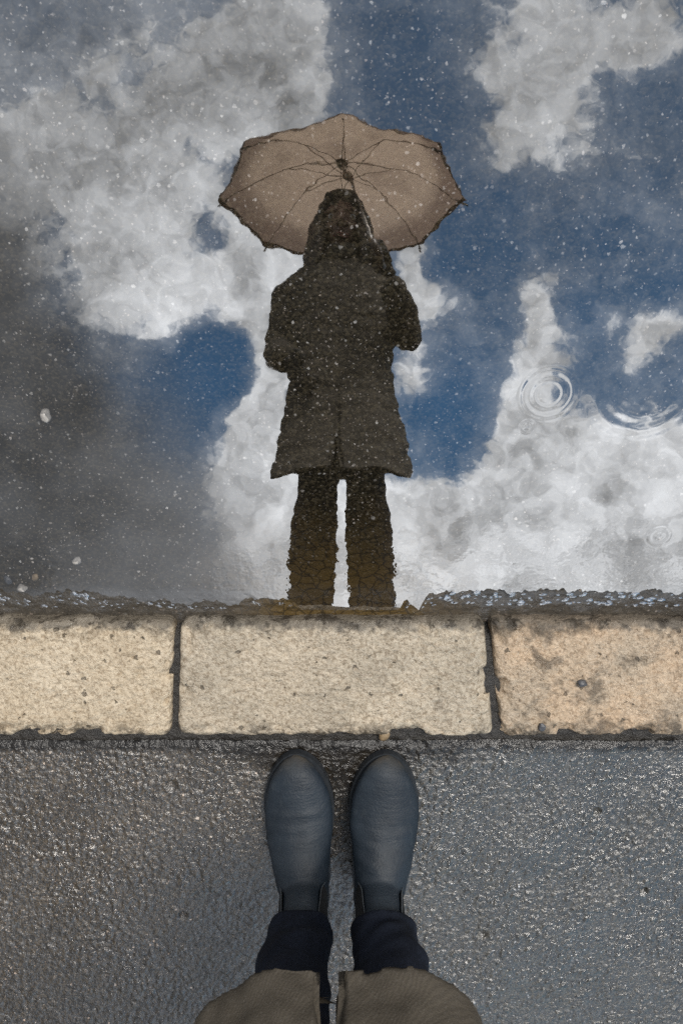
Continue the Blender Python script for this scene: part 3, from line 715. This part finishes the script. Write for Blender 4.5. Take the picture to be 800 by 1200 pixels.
for s in (1, -1):
    tube(bm, [(s * .062, AN + .027, .9), (s * .061, AN + .011, .56), (s * .065, AN + .008, .46), (s * .067, AN - .008, .3), (s * .063, AN - .022, .17), (s * .062, AN - .022, .09)], [.040, .034, .034, .034, .027, .025], 20)
    tube(bm, [(s * .060, AN - .04, .05), (s * .067, AN + .05, .045), (s * .074, AN + .13, .035)], [.024, .026, .018], 14)
tube(bm, [(.14, TY, 1.29), tuple(ELB_R), tuple(WRI_R)], [.036, .030, .022], 16)
tube(bm, [(-.14, TY, 1.29), tuple(ELB_L), tuple(WRI_L)], [.036, .030, .022], 16)
bodybm = bm; bm = bmesh.new()
# umbrella axis
HUB = Vector((.002, -.395, 1.955)); GRIP = Vector((.098, -.180, 1.170))
AX = (HUB - GRIP).normalized()
# right hand round the handle: palm on the outer back side, four fingers wrap the front, thumb crosses
e1 = Vector((1, -.35, 0)); e1 = (e1 - AX * e1.dot(AX)).normalized(); e2 = AX.cross(e1).normalized()
def round_grip(ang, h, r): return GRIP + AX * h + e1 * (r * math.cos(ang)) + e2 * (r * math.sin(ang))
palm = [round_grip(R(-30), h, .024) for h in (-.034, -.012, .012, .034)]
tube(bm, [tuple(WRI_R.lerp(palm[0], .6)), tuple(palm[0]), tuple(palm[1]), tuple(palm[2]), tuple(palm[3])], [.020, .017, .018, .018, .014], 14)
ball(bm, round_grip(R(-60), 0, .030), (.016, .022, .036))
for h, ln in ((.034, 1.0), (.012, 1.08), (-.010, 1.02), (-.031, .85)):
    tube(bm, [tuple(round_grip(R(a0 * ln), h - .003 * i, rr_)) for i, (a0, rr_) in enumerate(((10, .026), (70, .0255), (130, .0225), (190, .0205), (235, .0195)))], [.0088, .0085, .0078, .0072, .0062], 10)
tube(bm, [tuple(round_grip(R(-75), .0, .030)), tuple(round_grip(R(-115), .018, .027)), tuple(round_grip(R(-165), .030, .0225)), tuple(round_grip(R(-205), .036, .0215))], [.0125, .0105, .009, .0075], 10)
m_glove = simple('dark_wool_glove', rgb(.018, .016, .014), rgb(.03, .027, .024), 60, .9, 350, .4, .002)
glove_r = fuse(bm, .0026, 2); bm = bmesh.new()
# left hand relaxed, fingertips in the pocket
HL = WRI_L + Vector((.030, .016, -.050)); fdir = Vector((.34, .10, -.93)).normalized(); across = Vector((.25, .93, .2)); across = (across - fdir * across.dot(fdir)).normalized(); pn = fdir.cross(across).normalized()
for k in range(4): tube(bm, [tuple(WRI_L + Vector((.01, .01, -.02))), tuple(HL + across * (.030 - .020 * k) * .8 - fdir * .01), tuple(HL + across * (.030 - .020 * k) + fdir * .030)], [.016, .014, .0115], 12)
for k, ln in enumerate((.92, 1.05, 1.0, .8)):
    b0 = HL + across * (.030 - .020 * k) + fdir * .030
    tube(bm, [tuple(b0), tuple(b0 + fdir * .032 * ln), tuple(b0 + fdir * .055 * ln + pn * .008), tuple(b0 + fdir * .072 * ln + pn * .018)], [.0092, .0086, .0078, .0065], 10)
tube(bm, [tuple(HL + across * .024 - fdir * .035), tuple(HL + across * .046 - fdir * .008), tuple(HL + across * .052 + fdir * .018), tuple(HL + across * .050 + fdir * .036)], [.013, .011, .0095, .008], 10)
glove_l = fuse(bm, .0026, 2)
body = at_person(obj('body', fuse(bodybm, .0034, 3), m_skin))
at_person(obj('glove', glove_r, m_glove)); at_person(obj('glove', glove_l, m_glove))
for s in (1, -1):
    bm = bmesh.new(); ball(bm, hp(s * .031, .066, .012), (.0115, .0115, .0115)); e = obj('eye', bm, m_eye, body)
    bm = bmesh.new(); ball(bm, hp(s * .031, .0755, .011), (.0048, .003, .0048), HT); obj('iris', bm, m_iris, e)
bm = bmesh.new()
tube(bm, [hp(-.024, .074, -.053), hp(-.010, .083, -.049), hp(0, .085, -.051), hp(.010, .083, -.049), hp(.024, .074, -.053)], [.002, .004, .0035, .004, .002], 10)
tube(bm, [hp(-.022, .074, -.056), hp(0, .084, -.061), hp(.022, .074, -.056)], [.002, .0055, .002], 10)
obj('mouth', bm, m_lip, body)

# hair, shoulder length with a side fringe
bm = bmesh.new(); rh = random.Random(3)
ball(bm, hp(0, -.020, .034), (.086, .096, .094), HT)
for k in range(26):
    a = R(-28 + 236 * k / 25 + 0) if False else R(-62 + (304) * k / 25)     # round the back, from one temple to the other
    # a = 90deg is the front and is skipped
    ang = R(90 + 46) + (R(360 - 92)) * k / 25
    x, y = math.cos(ang), math.sin(ang)
    top_ = Vector(hp(x * .050, y * .062 - .015, .095)); mid = Vector(hp(x * .084, y * .090 - .015, .01))
    dn = .20 + .035 * rh.random(); ox = x * (.088 + .012 * rh.random()); oy = TY + .02 + y * (.086 + .01 * rh.random())
    low = Vector((ox, oy + .004 * (y > 0), HC.z - .11)); end = Vector((ox * 1.05, oy - .006, HC.z - dn))
    tube(bm, [tuple(top_), tuple(mid), tuple(low), tuple(end)], [.022, .020, .019, .009 + .006 * rh.random()], 10)
for s in (1, -1):
    for k in range(4):
        tube(bm, [hp(s * .004, .040 - k * .02, .118), hp(s * (.042 + .006 * k), .068 - k * .018, .080), hp(s * .076, .050 - k * .016, .018), hp(s * .083, .030 - k * .012, -.055)], [.012, .014, .014, .013], 10)
me = fuse(bm, .0035, 2)
co, no = coords(me), normals(me); d = np.zeros(len(co))
for k, v in enumerate(co):
    q = math.atan2(v[1] - HC.y + .02, v[0])
    d[k] = .0035 * mnoise.noise(Vector((math.cos(q) * 14, math.sin(q) * 14, v[2] * 5))) + .002 * mnoise.noise(Vector((q * 30, v[2] * 12, 0)))
setco(me, co + no * d[:, None])
at_person(obj('hair', me, m_hair))

# ------------------------------------------------------------------ umbrella
m_rib = simple('bronze_rib', rgb(.15, .11, .08), rgb(.20, .15, .11), 60, .5, 200, .1, .001)
UR, UD = .435, .150
C_TILT = Vector((.0, math.sin(R(25)), math.cos(R(25))))                # canopy tipped forward on its pole
HUB = HUB + C_TILT * .035; AX = (HUB - GRIP).normalized()
um = empty('umbrella', tuple(HUB)); um.rotation_mode = 'QUATERNION'; um.rotation_quaternion = C_TILT.to_track_quat('Z', 'Y')
tag(um, 'beige eight ribbed umbrella held open over the person', 'umbrella')
umq = um.rotation_quaternion.copy()
bpy.context.view_layer.update()
def loc(p): return umq.inverted() @ (Vector(p) - HUB)
def prof(r): return -UD * (.55 * r ** 2 + .45 * r ** 3.2)
A0 = R(90)                                                           # one rib points straight ahead
bm = bmesh.new(); NR, NA = 30, 16; grid = []
for i in range(1, NR + 1):
    r = i / NR; row = []
    for j in range(8 * NA):
        a = A0 + 2 * math.pi * j / (8 * NA); f = (j % NA) / NA; sag = math.sin(math.pi * f)
        rr_ = r * (1 - .025 * sag * r ** 2)
        rad = UR * rr_ * (math.cos(math.pi / 8) / math.cos((f - .5) * math.pi / 4) if True else 1) / (math.cos(math.pi / 8) / math.cos(math.pi / 8))
        z = prof(r) - .005 * sag * r ** 1.2 + .004 * mnoise.noise(Vector((math.cos(a) * r * 5, math.sin(a) * r * 5, 2)))
        z -= .004 * math.sin(f * math.pi * 6) * (r > .97)
        row.append(bm.verts.new((rad * math.cos(a), rad * math.sin(a), z)))
    grid.append(row)
cv_ = bm.verts.new((0, 0, 0)); n = 8 * NA
for j in range(n): bm.faces.new((cv_, grid[0][j], grid[0][(j + 1) % n]))
for a_, b_ in zip(grid, grid[1:]):
    for j in range(n): bm.faces.new((a_[j], b_[j], b_[(j + 1) % n], a_[(j + 1) % n]))
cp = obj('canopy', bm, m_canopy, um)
# hem of doubled cloth round the rim
bm = bmesh.new(); prev = None; first = None
for j in range(n):
    a = A0 + 2 * math.pi * j / n
    p1, p0 = cp.data.vertices[(NR - 1) * n + j].co, cp.data.vertices[(NR - 2) * n + j].co
    e = p1.lerp(p0, .75); q = [bm.verts.new(p1 + Vector((0, 0, -.0015))), bm.verts.new(e + Vector((0, 0, -.0015)))]
    if prev: bm.faces.new((prev[0], q[0], q[1], prev[1]))
    else: first = q
    prev = q
bm.faces.new((prev[0], first[0], first[1], prev[1]))
m_hem = simple('brown_hem', rgb(.24, .17, .13), rgb(.28, .20, .155), 40, .9, 300, .2, .001)
obj('hem', bm, m_hem, cp)
RUN = Vector(loc(HUB - AX * .17))
for k in range(8):
    a = A0 + 2 * math.pi * k / 8; ca, sa = math.cos(a), math.sin(a)
    bm = bmesh.new(); pts = [(ca * UR * r * .925, sa * UR * r * .925, prof(r) * 1.0 - .005) for r in np.linspace(.02, 1.06, 14)]
    tube(bm, pts, [.0015] * 14, 8); rb = obj('rib', bm, m_rib, um)
    bm = bmesh.new(); tube(bm, [(ca * UR * .915, sa * UR * .915, prof(.99) - .004), (ca * UR * 1.0, sa * UR * 1.0, prof(1.06) - .004)], [.0022, .003], 10); obj('rib_tip', bm, m_steel, rb)
    bm = bmesh.new(); m_ = Vector((ca * UR * .42, sa * UR * .42, prof(.455) - .007))
    tube(bm, [tuple(RUN + Vector((ca, sa, 0)) * .012), tuple(m_)], [.0014, .0014], 8); obj('stretcher', bm, m_rib, um)
bm = bmesh.new(); tube(bm, [tuple(loc(HUB + AX * .01)), tuple(loc(GRIP + AX * .10))], [.0055, .006], 12); obj('pole', bm, simple('bright_steel', rgb(.20, .18, .16), rgb(.15, .135, .12), 60, .45, 200, .1, .001, Metallic=.6), um)
bm = bmesh.new(); tube(bm, [tuple(RUN + loc(HUB + AX * .012)), tuple(RUN + loc(HUB - AX * .02))], [.013, .012], 14); obj('runner', bm, m_rib, um)
bm = bmesh.new(); tube(bm, [(0, 0, -.012), (0, 0, .004), (0, 0, .02), (0, 0, .075)], [.016, .016, .008, .0045], 12); obj('ferrule', bm, m_steel, um)
dn_ = -AX; sd = Vector((-.3, .95, 0)); sd = (sd - dn_ * sd.dot(dn_)).normalized()
hpts = [GRIP + AX * .10, GRIP, GRIP + dn_ * .075]
for q in range(1, 9):
    an_ = R(q * 24); hpts.append(GRIP + dn_ * (.075 + .032 * math.sin(an_)) + sd * (.032 * (1 - math.cos(an_))))
bm = bmesh.new(); tube(bm, [tuple(loc(p)) for p in hpts], [.0115, .013, .0125] + [.0115] * 8, 14); obj('handle', bm, m_wood, um)

# ------------------------------------------------------------------ loose stones
def pebble(px, py, size, mat, label, where, seed, flat=.6, lift=0.0):
    bm = bmesh.new(); bmesh.ops.create_icosphere(bm, subdivisions=3, radius=1.0)
    rs = random.Random(seed); ax_ = [Vector((rs.uniform(-1, 1), rs.uniform(-1, 1), rs.uniform(-1, 1))).normalized() for _ in range(9)]
    for v in bm.verts:
        p = v.co.copy()
        for a in ax_:
            k = p.dot(a) - .72
            if k > 0: p -= a * k * .9                                # broken facets
        p += v.co * .10 * mnoise.noise(v.co * 2 + Vector((seed, 0, 0)))
        v.co = Vector((p.x * size, p.y * size * .8, p.z * size * flat))
    o = obj('pebble', bm, mat, smooth=True)
    if where == 'road':
        x, s = on_road(px, py, FILM); b = Vector((x, s * math.cos(SLOPE), ROAD_Z + s * math.sin(SLOPE))) + nrm * (FILM * .4 + lift)
        o.location = b; o.rotation_euler = (SLOPE, 0, rs.uniform(0, 6))
    else:
        x, y = on_level(px, py, .002); o.location = (x, y, .002 + size * flat * .35 + lift); o.rotation_euler = (0, 0, rs.uniform(0, 6))
    return tag(o, label, 'pebble', 'loose pebbles')
pebble(52, 487, .0105, m_pale, 'pale pebble alone in the water under the dark cloud reflection', 'road', 1)
pebble(89, 658, .0085, m_pale, 'white angular pebble in the shallow water above the left kerb stone', 'road', 2)
pebble(25, 690, .0095, m_pale, 'light pebble at the water edge by the left kerb stone', 'road', 3)
pebble(40, 677, .0070, m_tanpeb, 'tan pebble beside the light one at the water edge', 'road', 4)
pebble(8, 680, .0080, m_darkpeb, 'dark pebble at the far left of the water edge', 'road', 5)
pebble(681, 800, .0095, m_darkpeb, 'dark slate pebble lying on the stained pinkish kerb stone', 'level', 6)
pebble(634, 851, .0080, m_darkpeb, 'small slate pebble at the back edge of the pinkish kerb stone', 'level', 7)
pebble(450, 864, .0120, m_tanpeb, 'flat tan stone chip between the kerb and the right boot', 'level', 8, .3, -.008)
